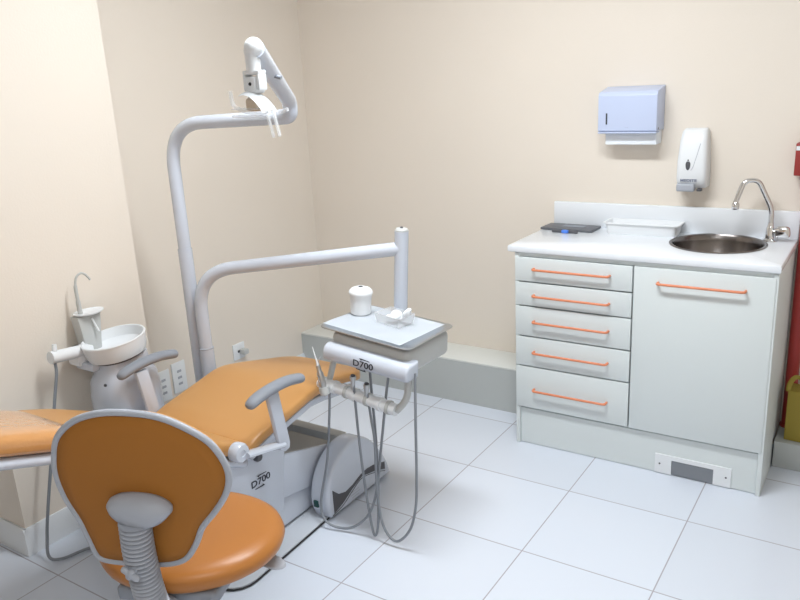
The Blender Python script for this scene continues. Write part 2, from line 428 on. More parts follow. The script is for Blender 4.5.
# soap dispenser
t = thing('soap_dispenser', 'white plastic soap dispenser with grey push lever above the sink', 'soap dispenser', (1.145, .28, 1.095))
xc = 1.145
def sring(z, hw, yf, rr=.02):
    pts = []
    for cx_, cy_, a0 in ((xc + hw - rr, YW - .001 - .004, 0), (xc - hw + rr, YW - .001 - .004, 90), (xc - hw + rr, yf + rr, 180), (xc + hw - rr, yf + rr, 270)):
        for k in range(5):
            a = math.radians(a0 + 22.5 * k); ry = .004 if a0 < 170 else rr
            pts.append(V((cx_ + rr * math.cos(a), cy_ + ry * math.sin(a), z)))
    return pts
part('body', loft(bmesh.new(), [sring(1.108, .054, .262), sring(1.112, .059, .252), sring(1.15, .060, .235), sring(1.22, .058, .232), sring(1.30, .053, .243), sring(1.335, .049, .258), sring(1.346, .042, .275)]), WPLAST, t, ang=50)
wn_ = lathe(bmesh.new(), [(0, .001), (.008, .0005), (.0095, 0)], 20, frame((xc - .012, .2322, 1.205), (0, -1, .03)) @ Matrix.Diagonal((1, 2.3, 1, 1)))
part('sight_window', wn_, GREYD, t, 'dark oval window')
part('push_lever', B((1.092, .225, 1.096), (1.162, .262, 1.128), .006, 3), GREY, t, 'grey push bar')
part('nozzle', B((1.168, .245, 1.096), (1.188, .268, 1.107), .003, 2), GREYD, t)
part('maker_mark', text_bm('MEDITE', .0155, frame((xc - .008, .2364, 1.1405), (0, -1, -.15), (1, 0, 0)), .0004, bold=.0003, xs=1.25), PRINTG, t, 'grey print')
sw = bmesh.new(); tube(sw, smooth([(1.132, .2375, 1.17), (1.150, .2335, 1.19), (1.162, .233, 1.23), (1.176, .241, 1.29)], 6), .0011, 6)
part('relief_line', sw, GREY, t)

# right side: sharps box on the low step, red pipe with box
px = 1.580
t = thing('fire_pipe', 'dark red vertical pipe rising beside the cabinet', 'pipe', (px, .285, .115))
part('pipe', tube(bmesh.new(), [(px, .285, .1155), (px, .285, 1.17)], .024, 24), RED, t)
part('valve_box', B((px - .062, .262, 1.165), (px + .07, .322, 1.288), .004, 2), REDD, t)
part('box_label', B((px - .060, .2605, 1.262), (px + .06, .2622, 1.278)), WPLAST, t, 'pale strip')
part('flange', lathe(bmesh.new(), [(0, 0), (.0305, 0), (.0305, .008), (.028, .012), (0, .012)], 24, Matrix.Translation((px, .285, .1155))), RED, t)
bx0, bx1, by0, by1 = 1.583, 1.76, .145, .245
t = thing('sharps_box', 'yellow cardboard sharps container on the low step right of the cabinet', 'sharps container', (1.66, .195, .115))
M = Matrix.Translation((bx0, by0, .1155)) @ Matrix.Rotation(math.radians(-4), 4, 'Z')
part('carton', B((0, 0, 0), (.16, .09, .215), .003, 2, M), YELLOW, t)
hb = bmesh.new()
tube(hb, [tuple(M @ V(p)) for p in smooth([(.0, .004, .21), (.004, .004, .245), (.024, .004, .275), (.05, .004, .262), (.056, .004, .21)], 6)], .009, 8, flat=.35)
part('handle', hb, YELLOW, t)
part('hazard_mark', prism(bmesh.new(), [(.06, .10), (.09, .15), (.12, .10)], -.0012, .0002, 'y', M=M), GREY, t, 'grey triangular mark')

# sockets on the recessed left wall
def outlet(y, z, h, label, plug=False):
    t = thing('power_outlet', label, 'power outlet', (XW, y, z), 'power outlets on the left wall')
    part('plate', B((XW, y - .040, z - h / 2), (XW + .009, y + .040, z + h / 2), .003, 2), WPLAST, t)
    for dz in ((.03, -.002, -.033) if not plug else (.0,)):
        part('socket', B((XW + .0085, y - .012, z + dz - .006), (XW + .011, y + .012, z + dz + .006), .001, 1), GREY if not plug else GREYD, t)
    if plug:
        part('plug', B((XW + .011, y - .004, z - .016), (XW + .05, y + .03, z + .012), .006, 2), CREAMP, t)
    return t
outlet(-.882, .275, .15, 'tall white wall outlet plate nearest the water unit')
outlet(-.785, .288, .15, 'tall white wall outlet plate next to the light pole')
outlet(-.385, .285, .085, 'small wall outlet with a dark socket and plug, above the chair cushion', True)

# ================================================================= DENTAL CHAIR
cx = -.085
t = thing('dental_chair', 'orange vinyl reclined dental patient chair on white base', 'dental chair', (cx, -1.1, 0))
def prof(y, P):
    for (a, za), (b, zb) in zip(P, P[1:]):
        if a <= y <= b:
            k = (y - a) / (b - a); return za + (zb - za) * k
    return P[0][1] if y < P[0][0] else P[-1][1]
SP = [(-1.46, .452), (-1.43, .468), (-1.35, .495), (-1.27, .510), (-1.18, .527), (-1.09, .545), (-1.04, .545), (-.97, .535), (-.9, .522), (-.8, .500), (-.7, .474), (-.6, .45)]
st = []
y0s, y1s = -1.425, -.665
N = 44
for k in range(N + 1):
    q = k / N; y = y0s + (y1s - y0s) * (0.5 - 0.5 * math.cos(PI * q))
    hw = .25 if y < -1.1 else .25 - .045 * (0.5 - 0.5 * math.cos(PI * min(1, (y + 1.1) / .3)))
    d0, d1 = y - y0s, y1s - y
    th = .052
    if d0 < .03: f_ = math.sqrt(max(0, 1 - ((.03 - d0) / .03) ** 2)); hw -= .03 * (1 - f_); th *= .35 + .65 * f_
    if d1 < .10: f_ = math.sqrt(max(0, 1 - ((.10 - d1) / .10) ** 2)); hw -= .10 * (1 - f_)
    if d1 < .035: f_ = math.sqrt(max(0, 1 - ((.035 - d1) / .035) ** 2)); th *= .3 + .7 * f_
    zt = prof(y, SP) - (.052 - th) * .45
    st.append((y, zt, hw, th))
part('seat_cushion', cushion(st, cx, e=.28), ORANGE, t, ang=60)
BP = [(-2.1, .792), (-1.93, .715), (-1.78, .655), (-1.63, .585), (-1.50, .520), (-1.40, .468)]
st = []
y0s, y1s = -1.99, -1.405
for k in range(N + 1):
    q = k / N; y = y0s + (y1s - y0s) * (0.5 - 0.5 * math.cos(PI * q)); d0, d1 = y - y0s, y1s - y
    hw = .255; th = .06
    if y < -1.75: hw = .255 - .05 * ((-1.75 - y) / .24) ** 2
    if d0 < .13: f_ = math.sqrt(max(0, 1 - ((.13 - d0) / .13) ** 2)); hw -= .12 * (1 - f_)
    if d0 < .03: f_ = math.sqrt(max(0, 1 - ((.03 - d0) / .03) ** 2)); th *= .3 + .7 * f_
    if d1 < .03: f_ = math.sqrt(max(0, 1 - ((.03 - d1) / .03) ** 2)); hw -= .02 * (1 - f_); th *= .35 + .65 * f_
    st.append((y, prof(y, BP) - (.06 - th) * .45, hw, th))
part('backrest_cushion', cushion(st, cx, e=.28), ORANGE, t, ang=60)
part('backrest_shell', cushion([(y, z - th - .004, max(hw - .02, .02), .038) for y, z, hw, th in st[3:-3]], cx, e=.35), WHITE, t, ang=60)
# headrest
st = []; y0s, y1s = -2.32, -1.935
for k in range(25):
    q = k / 24; y = y0s + (y1s - y0s) * (0.5 - 0.5 * math.cos(PI * q)); d = min(y - y0s, y1s - y)
    f_ = math.sqrt(max(0, 1 - ((.06 - min(d, .06)) / .06) ** 2))
    st.append((y, .748 + (-1.95 - y) * .35 - (1 - f_) * .016, .16 - .05 * (1 - f_), .03 + .044 * f_))
h = part('headrest', cushion(st, cx + .02, e=.4), ORANGE_G, t, 'headrest wrapped in glossy clear film', ang=60)
part('headrest_shell', cushion([(y, z - th + .010, hw - .004, .046) for y, z, hw, th in st[3:-3]], cx + .02, e=.5), WHITE, h, ang=60)
hb = bmesh.new(); box(hb, (cx - .03, -2.14, .70), (cx + .03, -1.9, .715), .003, 2, None)
bmesh.ops.rotate(hb, cent=(cx, -2.0, .70), matrix=Matrix.Rotation(math.radians(-24), 3, 'X'), verts=hb.verts)
part('headrest_bar', hb, STEEL, t)
# seat pan and near rail
for xs_ in (.140, -.310):
    S = []
    for y in (-1.40, -1.30, -1.18, -1.08, -1.0, -.90, -.80):
        zt = prof(y, SP) - .051; xx = xs_ if y < -.9 else xs_ - math.copysign(.02, xs_) * (y + .9) / .15
        S.append([V((xx - .012, y, zt - .026)), V((xx + .012, y, zt - .026)), V((xx + .012, y, zt)), V((xx - .012, y, zt))])
    tt = loft(bmesh.new(), S); bmesh.ops.bevel(tt, geom=list(tt.edges), offset=.003, segments=1, affect='EDGES')
    part('seat_rail', tt, WHITE, t)
pan = [(y, prof(y, SP) - .052, .205, .020) for y in (-1.42, -1.3, -1.18, -1.08, -1.0, -.90, -.81)]
part('seat_pan', cushion(pan, cx, e=.3), WHITE, t)
# hinge discs, linkage and armrests
for sx_, xh in ((1, .222), (-1, -.350)):
    part('hinge_cover', lathe(bmesh.new(), [(0, -.014), (.036, -.014), (.038, -.008), (.038, .006), (.032, .012), (.014, .013), (.012, .010), (0, .010)], 32, frame((xh - sx_ * .006, -1.512, .500), (sx_, 0, 0)) @ Matrix.Diagonal((.86, .86, 1.3, 1))), WHITE, t)
    xa = .245 if sx_ > 0 else -.352
    dy = 0 if sx_ > 0 else -.022; dp = 0 if sx_ > 0 else -.055
    sh = -.02 if sx_ > 0 else -.035
    a = part('armrest', (lambda bm: (prism(bm, [(q[0] + dp, q[1]) for q in ((-1.385, .645), (-1.335, .645), (-1.303, .450), (-1.307, .430), (-1.330, .424), (-1.350, .438))], xa - .012 - sx_ * .010, xa + .006 - sx_ * .010, 'x', .003), bm)[1])(bmesh.new()), WHITE, t)
    pts = smooth([(xa, -1.482, .645), (xa, -1.44, .660), (xa, -1.37, .668), (xa, -1.30, .667), (xa, -1.24, .656), (xa, -1.225, .652)], 5); pts = [q + V((0, dy, 0)) for q in pts]
    n_p = len(pts); rad = [.024 * math.sqrt(max(.06, 1 - (abs(2 * i / (n_p - 1) - 1)) ** 7)) for i in range(n_p)]
    part('arm_pad', tube(bmesh.new(), pts, rad, 18, flat=.72), GREYM, a, 'grey arm pad', ang=70)
    lk = bmesh.new(); xl = xh + sx_ * .006
    tube(lk, [(xl, -1.50, .488), (xl, -1.330, .450)], .022, 10, flat=.5)
    part('arm_link', lk, WHITE, a)
# knob on side panel
part('recline_knob', lathe(bmesh.new(), [(0, 0), (.016, 0), (.016, .012), (.012, .018), (0, .018)], 20, frame((.128, -1.358, .392), (1, 0, 0))), GREYD, t)
sp_ = part('side_panel', prism(bmesh.new(), [(-1.49, .16), (-1.49, .42), (-1.46, .447), (-1.22, .447), (-1.205, .40), (-1.225, .30), (-1.25, .13)], -.24, .128, 'x', .006), WHITE, t)
part('model_lettering', d700(frame((.1290, -1.350, .297), (1, 0, 0), (0, 1, .0)), .034), PRINT, sp_, 'black lettering')
part('lift_arm', prism(bmesh.new(), [(-1.30, .345), (-.90, .232), (-.85, .18), (-.85, .10), (-.98, .105), (-1.26, .155)], -.13, .100, 'x', .006), WHITE, t)
part('lift_arm_top', prism(bmesh.new(), [(-1.19, .3165), (-.91, .2375), (-.91, .234), (-1.19, .313)], -.115, .092, 'x'), WHITE_SHADE, t, 'white arm top with its shade painted taupe')  # thin added sheet, carries the arm top's shade as colour
part('motor_housing', prism(bmesh.new(), [(-1.30, .02), (-1.30, .16), (-.98, .11), (-.80, .09), (-.76, .02)], -.18, .085, 'x', .012, 3), WHITE, t)
part('base_tray', B((-.26, -.83, .012), (.065, -.78, .218), .006, 2), CREAMP, t)
part('base_tray_side', B((-.30, -1.30, .012), (-.255, -.75, .14), .006, 2), CREAMP, t)
# floor plate with rubber edge
def rrect(xa, xb, ya, yb, r, skew=0):
    pts = []
    for cx_, cy_, a0 in ((xb - r, yb - r, 0), (xa + r, yb - r, 90), (xa + r, ya + r, 180), (xb - r, ya + r, 270)):
        for k in range(6):
            a = math.radians(a0 + 18 * k); X, Y = cx_ + r * math.cos(a), cy_ + r * math.sin(a); pts.append((X - skew * (Y + 1.0), Y))
    return pts
bp_ = part('base_plate', prism(bmesh.new(), rrect(-.36, .170, -1.575, -.62, .09, .05), .0005, .012, 'z', .002), mat('plate_grey', (.55, .58, .63), .3), t)
part('rubber_edge', tube(bmesh.new(), [(x, y, .0055) for x, y in rrect(-.362, .173, -1.578, -.617, .09, .05)], .003, 8, closed=True), BLACK, bp_, 'black rubber edging')
# pedestal cover (white arch shaped housing on the near side)
PC = [(-1.072, .013), (-1.090, .06), (-1.090, .11), (-1.075, .16), (-1.045, .205), (-1.00, .242), (-.95, .262), (-.895, .266), (-.84, .250), (-.785, .208), (-.735, .145), (-.695, .08), (-.672, .013)]
pcs = [(p[0], p[1]) for p in smooth([(a, b, 0) for a, b in PC], 4)]
pc = part('pedestal_cover', prism(bmesh.new(), pcs, .112, .200, 'x', .014, 4), WHITE, t, ang=50)
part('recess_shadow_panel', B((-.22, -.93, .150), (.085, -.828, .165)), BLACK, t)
ST = [(-1.062, .127), (-1.025, .094), (-.983, .082), (-.936, .089), (-.885, .105), (-.843, .111), (-.798, .107), (-.715, .084), (-.715, .05), (-.784, .075), (-.873, .094), (-.942, .072), (-1.004, .044), (-1.060, .028)]
part('swoosh_panel', prism(bmesh.new(), ST, .1999, .2012, 'x'), GREYD, pc, 'dark grey swoosh')
ed = bmesh.new(); tube(ed, smooth([(.2006, -1.07, .024), (.2006, -1.0, .036), (.2006, -.94, .064), (.2006, -.873, .086), (.2006, -.784, .067), (.2006, -.715, .042)], 5), .0016, 6)
part('swoosh_line', ed, GREYD, pc)
for k, (ya, yb_, z) in enumerate(((-.965, -.90, .056), (-.955, -.89, .044), (-.945, -.90, .032))):
    part('fine_print', B((.1999, ya, z), (.2008, yb_, z + .0035)), GREY, pc, 'tiny grey print line')
part('power_switch', B((.132, -1.098, .058), (.154, -1.083, .086), .003, 2), GREEN, pc, 'dark green switch')

# ================================================================= DELIVERY UNIT
X_ = V((math.cos(math.radians(-2)) * math.cos(math.radians(4.3)), math.sin(math.radians(-2)) * math.cos(math.radians(4.3)), -math.sin(math.radians(4.3))))
Y_ = V((math.sin(math.radians(2)), math.cos(math.radians(2)), 0)); Z_ = X_.cross(Y_)
O_ = V((.403, -.930, .7665))
TM = Matrix(((X_.x, Y_.x, Z_.x, O_.x), (X_.y, Y_.y, Z_.y, O_.y), (X_.z, Y_.z, Z_.z, O_.z), (0, 0, 0, 1)))
def T(x, y, z): return tuple(TM @ V((x, y, z)))
t = thing('delivery_unit', 'white dental delivery unit on a bent swing arm, with hanging grey hoses', 'dental delivery unit', (-.404, -1.050, 0))
PQ = (-.404, -1.050)
part('pole', tube(bmesh.new(), [(*PQ, .0), (*PQ, .602)], .0285, 24), WHITE, t)
part('pole_collar', tube(bmesh.new(), [(*PQ, .600), (*PQ, .604)], .0292, 24), GREY, t)
ap = [V((*PQ, .59)), V((PQ[0], PQ[1], .918)), V(T(-.055, .165, .240))]
part('swing_arm', tube(bmesh.new(), fillet(ap, .16, 14), .0255, 24), WHITE, t)
part('head_post', tube(bmesh.new(), [T(-.055, .165, -.09), T(-.055, .165, .305)], .0255, 24), WHITE, t)
part('post_cap', lathe(bmesh.new(), [(0, 0), (.0235, 0), (.0245, .004), (.02, .010), (0, .012)], 24, TM @ Matrix.Translation((-.055, .165, .305))), CREAMP, t)
part('cap_bolt', lathe(bmesh.new(), [(0, 0), (.006, 0), (.005, .004), (0, .004)], 12, TM @ Matrix.Translation((-.055, .165, .3165))), GREYD, t)
part('floor_flange', lathe(bmesh.new(), [(0, 0), (.05, 0), (.05, .01), (.03, .02), (0, .02)], 24, Matrix.Translation((*PQ, .0005))), WHITE, t)
part('head_body', B((-.150, -.130, -.105), (.180, .135, -.012), .022, 4, TM), CREAMP, t)
part('bracket', B((-.105, .10, -.095), (-.035, .19, -.03), .008, 2, TM), CREAMP, t)
pn = part('control_panel', (lambda bm: prism(bm, [(-.176, -.086), (-.172, -.100), (-.158, -.106), (-.10, -.104), (-.10, -.046), (-.150, -.046), (-.166, -.053), (-.175, -.068)], -.152, .205, 'x', .010, 3, TM))(bmesh.new()), WHITE, t, ang=50)
part('model_lettering', d700(TM @ frame((.028, -.1768, -.080), (0, -1, .05), (1, 0, 0)), .031), PRINT, pn, 'black lettering')
# handle loop with holders
hb = bmesh.new(); hb2 = bmesh.new()
tube(hb2, [T(*p) for p in fillet([(-.132, -.13, -.10), (-.145, -.135, -.165), (-.150, -.145, -.205)], .03, 6)], .011, 12)
tube(hb, [T(*p) for p in fillet([(.185, -.13, -.10), (.182, -.135, -.18), (.150, -.150, -.225)], .03, 6)], .012, 12)
part('handle_arm', hb, CREAMP, t); part('handle_arm', hb2, CREAMP, t)
hb = bmesh.new(); tube(hb, [T(-.185, -.150, -.208), T(.150, -.150, -.222)], .021, 20)
hl = part('instrument_holder', hb, WPLAST, t)
for k, lx in enumerate((-.165, -.115, -.06, -.025, .03, .085, .12)):
    cg = bmesh.new(); zc_ = -.208 - .014 * (lx + .185) / .335
    tube(cg, [T(lx - .006, -.150, zc_), T(lx + .006, -.150, zc_)], .0245, 20)
    part('holder_ring', cg, WPLAST if k % 2 else CREAMP, hl)
wy = -1.092
def hose(pts, r=.0048): return tube(bmesh.new(), smooth(pts, 8), r, 10)
H2 = [(.362, wy, .60), (.366, wy, .46), (.373, wy, .312), (.387, wy, .143), (.405, wy, .022), (.422, wy + .005, .056), (.428, wy + .012, .195), (.420, wy + .03, .40), (.408, wy + .04, .55), (.402, wy + .045, .66)]
H3 = [(.418, wy, .58), (.428, wy, .48), (.436, wy, .393), (.436, wy - .004, .21), (.452, wy - .004, .075), (.504, wy - .004, .026), (.562, wy, .086), (.592, wy, .186), (.602, wy, .304), (.603, wy + .01, .515), (.597, wy + .03, .67)]
H1 = [(.252, wy, .545), (.243, wy, .46), (.214, wy, .272), (.184, wy - .02, .10), (.214, wy - .03, .03), (.295, wy - .01, .018), (.377, wy, .083), (.421, wy + .01, .193), (.452, wy + .02, .396), (.475, wy + .04, .60), (.485, wy + .05, .665)]
for H in (H2, H3):
    hh = part('hose', hose(H), HOSE, t)
    a = V(H[0]); cn = bmesh.new(); tube(cn, [a + V((-.004, 0, -.02)), a + V((-.001, 0, .018))], [.0055, .0095], 12); tube(cn, [a + V((-.001, 0, .018)), a + V((0, 0, .030))], .011, 12)
    part('connector', cn, STEEL, hh, 'metal hose coupling')
    part('coupling_cap', tube(bmesh.new(), [a + V((0, 0, .030)), a + V((.001, 0, .034))], .008, 12), GREYD, hh)
part('hose', hose(H1), HOSE, t)

# instruments, tray and things on it
sy = thing('air_water_syringe', 'metal dental syringe with thin bright needle in the leftmost holder of the unit', 'dental syringe', (.25, wy - .02, .55))
a, b = V((.252, wy - .022, .545)), V((.228, wy - .022, .655))
part('body', tube(bmesh.new(), [a, a.lerp(b, .3), a.lerp(b, .34), a.lerp(b, .75), a.lerp(b, .8), b], [.007, .011, .013, .012, .009, .008], 14), STEEL, sy)
part('trigger', B((-.004, -.018, -.012), (.004, -.008, .012), .003, 2, frame(a.lerp(b, .6), b - a, (1, 0, 0))), CHROME, sy)
part('needle', tube(bmesh.new(), [b, b + V((-.003, 0, .012)), b + V((-.018, 0, .066))], [.005, .003, .0013], 10), WPLAST, sy)
part('needle_spring', tube(bmesh.new(), [b + V((.008, 0, -.01)), b + V((.004, 0, .02)), b + V((.016, 0, .036))], .0012, 6), CHROME, sy)
part('holder_clip', tube(bmesh.new(), [a.lerp(b, .05), a.lerp(b, .28)], .0175, 16), CREAMP, sy)

tr = bmesh.new()
def tring(hx, hy, z, r):
    pts = []
    for sx_, sy_, a0 in ((1, 1, 0), (-1, 1, 90), (-1, -1, 180), (1, -1, 270)):
        for k in range(6):
            q = math.radians(a0 + 18 * k); pts.append(V(T(sx_ * (hx - r) + r * math.cos(q), sy_ * (hy - r) + r * math.sin(q), z)))
    return pts
loft(tr, [tring(.172, .125, -.010, .02), tring(.184, .138, -.003, .025), tring(.193, .147, .000, .028), tring(.193, .147, .0022, .028), tring(.183, .137, .0022, .024), tring(.174, .127, -.0035, .02)])
tag(link('instrument_tray', tr, TRAYST), 'rectangular stainless steel tray on top of the dental delivery unit', 'instrument tray')
pg = bmesh.new(); nx, ny = 26, 18
import random
random.seed(4)
def pz(u, w):
    e_ = max(abs(u), abs(w))
    return .0048 + .0022 * math.sin(u * 4 + w * 2) * (1 - e_) * .5 + (.001 * math.sin(u * 9 + 1) * math.cos(w * 5)) + (.0012 if e_ < .93 else 0)
gv = [[None] * (ny + 1) for _ in range(nx + 1)]
for i in range(nx + 1):
    for j in range(ny + 1):
        u, w = 2 * i / nx - 1, 2 * j / ny - 1
        lx = -.014 + .168 * u + .008 * w; ly = .004 + .128 * w - .006 * u
        if u < -.9: lx -= .004
        gv[i][j] = pg.verts.new(T(lx, ly, pz(u, w)))
for i in range(nx):
    for j in range(ny): pg.faces.new((gv[i][j], gv[i + 1][j], gv[i + 1][j + 1], gv[i][j + 1]))
r_ = bmesh.ops.solidify(pg, geom=list(pg.faces), thickness=.0014)
tag(link('paper_liner', pg, PAPER), 'white paper towel liner spread over the steel instrument tray', 'paper liner')
JM = TM @ Matrix.Translation((-.146, .040, .0078)) @ Matrix.Diagonal((.95, .95, 1.07, 1))
J = thing('cotton_jar', 'round white jar with domed lid and dark hole on the paper-lined tray', 'jar', tuple(JM.to_translation()))
part('body', lathe(bmesh.new(), [(0, 0), (.036, 0), (.040, .003), (.0405, .045), (.042, .062), (.044, .066), (.044, .071), (0, .071)], 36, JM), WPLAST, J)
part('lid', lathe(bmesh.new(), [(0, .0712), (.0455, .0712), (.0465, .075), (.045, .080), (.037, .088), (.022, .093), (.009, .0945), (.0, .0945)], 36, JM), WPLAST, J)
part('lid_hole', lathe(bmesh.new(), [(0, .0944), (.0085, .0944), (.0085, .0952), (0, .0952)], 20, JM), BLACK, J, 'dark hole')
bxm = TM @ Matrix.Translation((.012, .030, .0080)) @ Matrix.Rotation(math.radians(-6), 4, 'Z')
def obox(hx, hy, h, th):
    def rr(hx, hy, z): return [bxm @ V((sx_ * hx, sy_ * hy, z)) for sx_, sy_ in ((1, 1), (-1, 1), (-1, -1), (1, -1))]
    return loft(bmesh.new(), [rr(hx - .006, hy - .006, 0), rr(hx, hy, h), rr(hx - th, hy - th, h), rr(hx - .006 - th, hy - .006 - th, th)])
tag(link('cotton_box', obox(.058, .044, .036, .0018), CLEAR, ang=20), 'small clear plastic box holding cotton on the instrument tray', 'box')
cb = bmesh.new()
for k in range(9):
    t_ = bmesh.new(); bmesh.ops.create_icosphere(t_, subdivisions=3, radius=1)
    p = bxm @ V((random.uniform(-.024, .036), random.uniform(-.022, .022), .016 + random.uniform(0, .016)))
    s = (random.uniform(.012, .018), random.uniform(.010, .014), random.uniform(.009, .012))
    merge(cb, t_, Matrix.Translation(p) @ Matrix.Rotation(random.uniform(0, 3), 4, 'Z') @ Matrix.Diagonal((*s, 1)))
t_ = bmesh.new(); bmesh.ops.create_icosphere(t_, subdivisions=3, radius=1)
merge(cb, t_, Matrix.Translation(bxm @ V((.048, .010, .042))) @ Matrix.Rotation(-.9, 4, 'Y') @ Matrix.Diagonal((.026, .014, .012, 1)))
tag(link('cotton_wads', cb, COTTON), 'pile of white cotton sticking out of the clear box on the tray', 'cotton')

# ================================================================= LAMP
t = thing('dental_lamp', 'white dental examination lamp on tall bent pole behind the orange chair', 'dental lamp', (-.470, -1.047, 0))
PL = (-.463, -1.042)
part('pole', tube(bmesh.new(), fillet([(*PL, 0), (*PL, 1.482), (.098, -1.012, 1.497)], .17, 14), .0245, 24), WHITE, t)
part('pole_sleeve', tube(bmesh.new(), [(*PL, .01), (*PL, 1.005)], .0275, 24), WHITE, t)
part('floor_flange', lathe(bmesh.new(), [(0, 0), (.04, 0), (.04, .01), (.03, .02), (0, .02)], 24, Matrix.Translation((*PL, .0005))), WHITE, t)
E_ = V((.345, -1.395, 1.700))
part('spring_arm', tube(bmesh.new(), fillet([(.070, -1.015, 1.497), (.118, -1.012, 1.499), (.128, -1.025, 1.548), tuple(E_)], .04, 8), .0255, 24), WHITE, t)
part('arm_knob', tube(bmesh.new(), [(.255, -1.262, 1.635), (.30, -1.25, 1.622)], .006, 10), GREYM, t)
ball = bmesh.new(); bmesh.ops.create_uvsphere(ball, u_segments=28, v_segments=16, radius=.027); bmesh.ops.translate(ball, vec=E_ + V((-.006, 0, .004)), verts=ball.verts)
part('ball_joint', ball, WPLAST, t)
hd = E_ + V((-.014, 0, 0))
part('swivel', lathe(bmesh.new(), [(0, -.062), (.020, -.062), (.021, -.02), (.023, 0), (0, 0)], 24, Matrix.Translation(hd)), WPLAST, t)
yk = bmesh.new()
box(yk, (-.030, -.016, -.110), (-.020, .016, -.066), .003, 2, Matrix.Translation(hd)); box(yk, (.020, -.016, -.110), (.030, .016, -.066), .003, 2, Matrix.Translation(hd)); box(yk, (-.030, -.016, -.068), (.030, .016, -.056), .003, 2, Matrix.Translation(hd))
part('yoke', yk, WPLAST, t)
part('bulb_socket', B((-.019, -.02, -.118), (.019, .02, -.072), .006, 2, Matrix.Translation(hd)), WPLAST, t)
part('socket_screw', lathe(bmesh.new(), [(0, 0), (.005, 0), (.004, .003), (0, .003)], 12, frame(hd + V((0, -.02, -.092)), (0.2, -1, 0))), BLACK, t)
# curved reflector mirror and clear guard with side handles
rf = bmesh.new(); nn, mm = 14, 8; g = []
for i in range(nn + 1):
    row = []
    for j in range(mm + 1):
        u = 2 * i / nn - 1; w = 2 * j / mm - 1
        row.append(rf.verts.new(hd + V((0.046 * u + .012, .03 * w - .010, -.116 - .024 * u * 1.0 - .022 * (u * u + .5 * w * w)))))
    g.append(row)
for i in range(nn):
    for j in range(mm): rf.faces.new((g[i][j], g[i + 1][j], g[i + 1][j + 1], g[i][j + 1]))
bmesh.ops.solidify(rf, geom=list(rf.faces), thickness=.003)
part('reflector', rf, WPLAST, t)
part('bulb_housing', B((-.022, -.028, -.165), (.026, .012, -.128), .010, 3, Matrix.Translation(hd)), mat('amber_diffuser', (.62, .50, .38), .4), t, 'amber translucent cover')
gd = bmesh.new()
for i in range(2):
    yo = -.035 + .075 * i
    tube(gd, [hd + V(p) for p in smooth([(-.064, yo, -.108), (-.058, yo, -.145), (-.03, yo, -.160), (.03, yo, -.172), (.075, yo, -.165)], 5)], .006, 8)
box(gd, (-.066, -.037, -.160), (.030, .042, -.156), .001, 1, Matrix.Translation(hd))
part('clear_guard', gd, CLEAR, t)
hn = bmesh.new()
for p0, p1 in (((-.078, -.02, -.178), (.062, -.02, -.182)), ((.050, -.02, -.165), (.078, -.03, -.235)), ((.075, -.02, -.165), (.100, -.03, -.232))):
    tube(hn, [hd + V(p0), hd + V(p1)], .005, 8)
part('guard_handle', hn, CLEAR, t)

# ================================================================= CUSPIDOR UNIT
t = thing('cuspidor_unit', 'white water unit with round spittoon bowl against the left wall', 'cuspidor', (-.497, -1.388, 0))
BC = V((-.497, -1.388, .674))
secs = []
for z, rx, ry, ox in ((.02, .105, .125, 0), (.30, .105, .125, 0), (.53, .105, .123, 0), (.59, .098, .117, 0), (.622, .084, .100, 0), (.645, .080, .094, 0), (.676, .079, .090, 0)):
    secs.append([V((BC.x + ox + rx * sgn(math.cos(2 * PI * k / 36), .75), BC.y + .01 + ry * sgn(math.sin(2 * PI * k / 36), .75), z)) for k in range(36)])
part('body', loft(bmesh.new(), secs), WHITE, t, ang=50)
BM = Matrix.Translation(BC) @ Matrix.Rotation(math.radians(7), 4, 'X') @ Matrix.Rotation(math.radians(-3), 4, 'Y')
part('bowl', lathe(bmesh.new(), [(0, 0), (.086, .0), (.103, .007), (.111, .030), (.114, .066), (.117, .069), (.115, .073), (.110, .072), (.107, .060), (.103, .036), (.085, .020), (.045, .014), (.014, .012), (0, .008)], 56, BM), WPLAST, t)
part('bowl_gasket', lathe(bmesh.new(), [(0, -.004), (.088, -.004), (.090, .002), (0, .002)], 40, BM), GREYD, t)
part('badge', lathe(bmesh.new(), [(0, 0), (.006, 0), (.005, .003), (0, .003)], 14, frame((BC.x + .05, BC.y - .108, .60), (.5, -.8, .1))), GREYD, t)
part('rear_column', prism(bmesh.new(), [(-1.450, .66), (-1.470, .826), (-1.372, .826), (-1.392, .66)], -.635, -.585, 'x', .006), CREAMP, t)
part('cup_platform', lathe(bmesh.new(), [(0, 0), (.052, 0), (.058, .004), (.058, .007), (.054, .006), (0, .005)], 32, Matrix.Translation((-.60, -1.412, .830)) @ Matrix.Diagonal((.75, 1.0, 1, 1))), WPLAST, t)
part('cup_filler', tube(bmesh.new(), smooth([(-.60, -1.446, .835), (-.60, -1.447, .89), (-.60, -1.447, .94), (-.598, -1.440, .970), (-.592, -1.424, .984), (-.586, -1.410, .978), (-.581, -1.400, .962), (-.579, -1.397, .955)], 6), [.0085] * 6 + [.0062] * 7 + [.0042] * 30, 12), CREAMP, t)
part('bowl_rinse_spout', tube(bmesh.new(), [(-.583, -1.415, .812), (-.566, -1.405, .760)], .004, 10), WPLAST, t)
part('support_arm', B((-.60, -1.50, .640), (-.50, -1.44, .668), .006, 2), WHITE, t)
part('mount_block', B((-.625, -1.51, .655), (-.56, -1.44, .72), .006, 2), WPLAST, t)
part('mount_slot', B((-.615, -1.498, .7195), (-.575, -1.47, .722)), BLACK, t)
hld = part('suction_holder', tube(bmesh.new(), [(-.575, -1.606, .722), (-.575, -1.46, .705)], .0225, 24), WPLAST, t)
part('holder_nub', tube(bmesh.new(), [(-.575, -1.586, .735), (-.577, -1.582, .765)], [.010, .008], 14), WPLAST, hld)
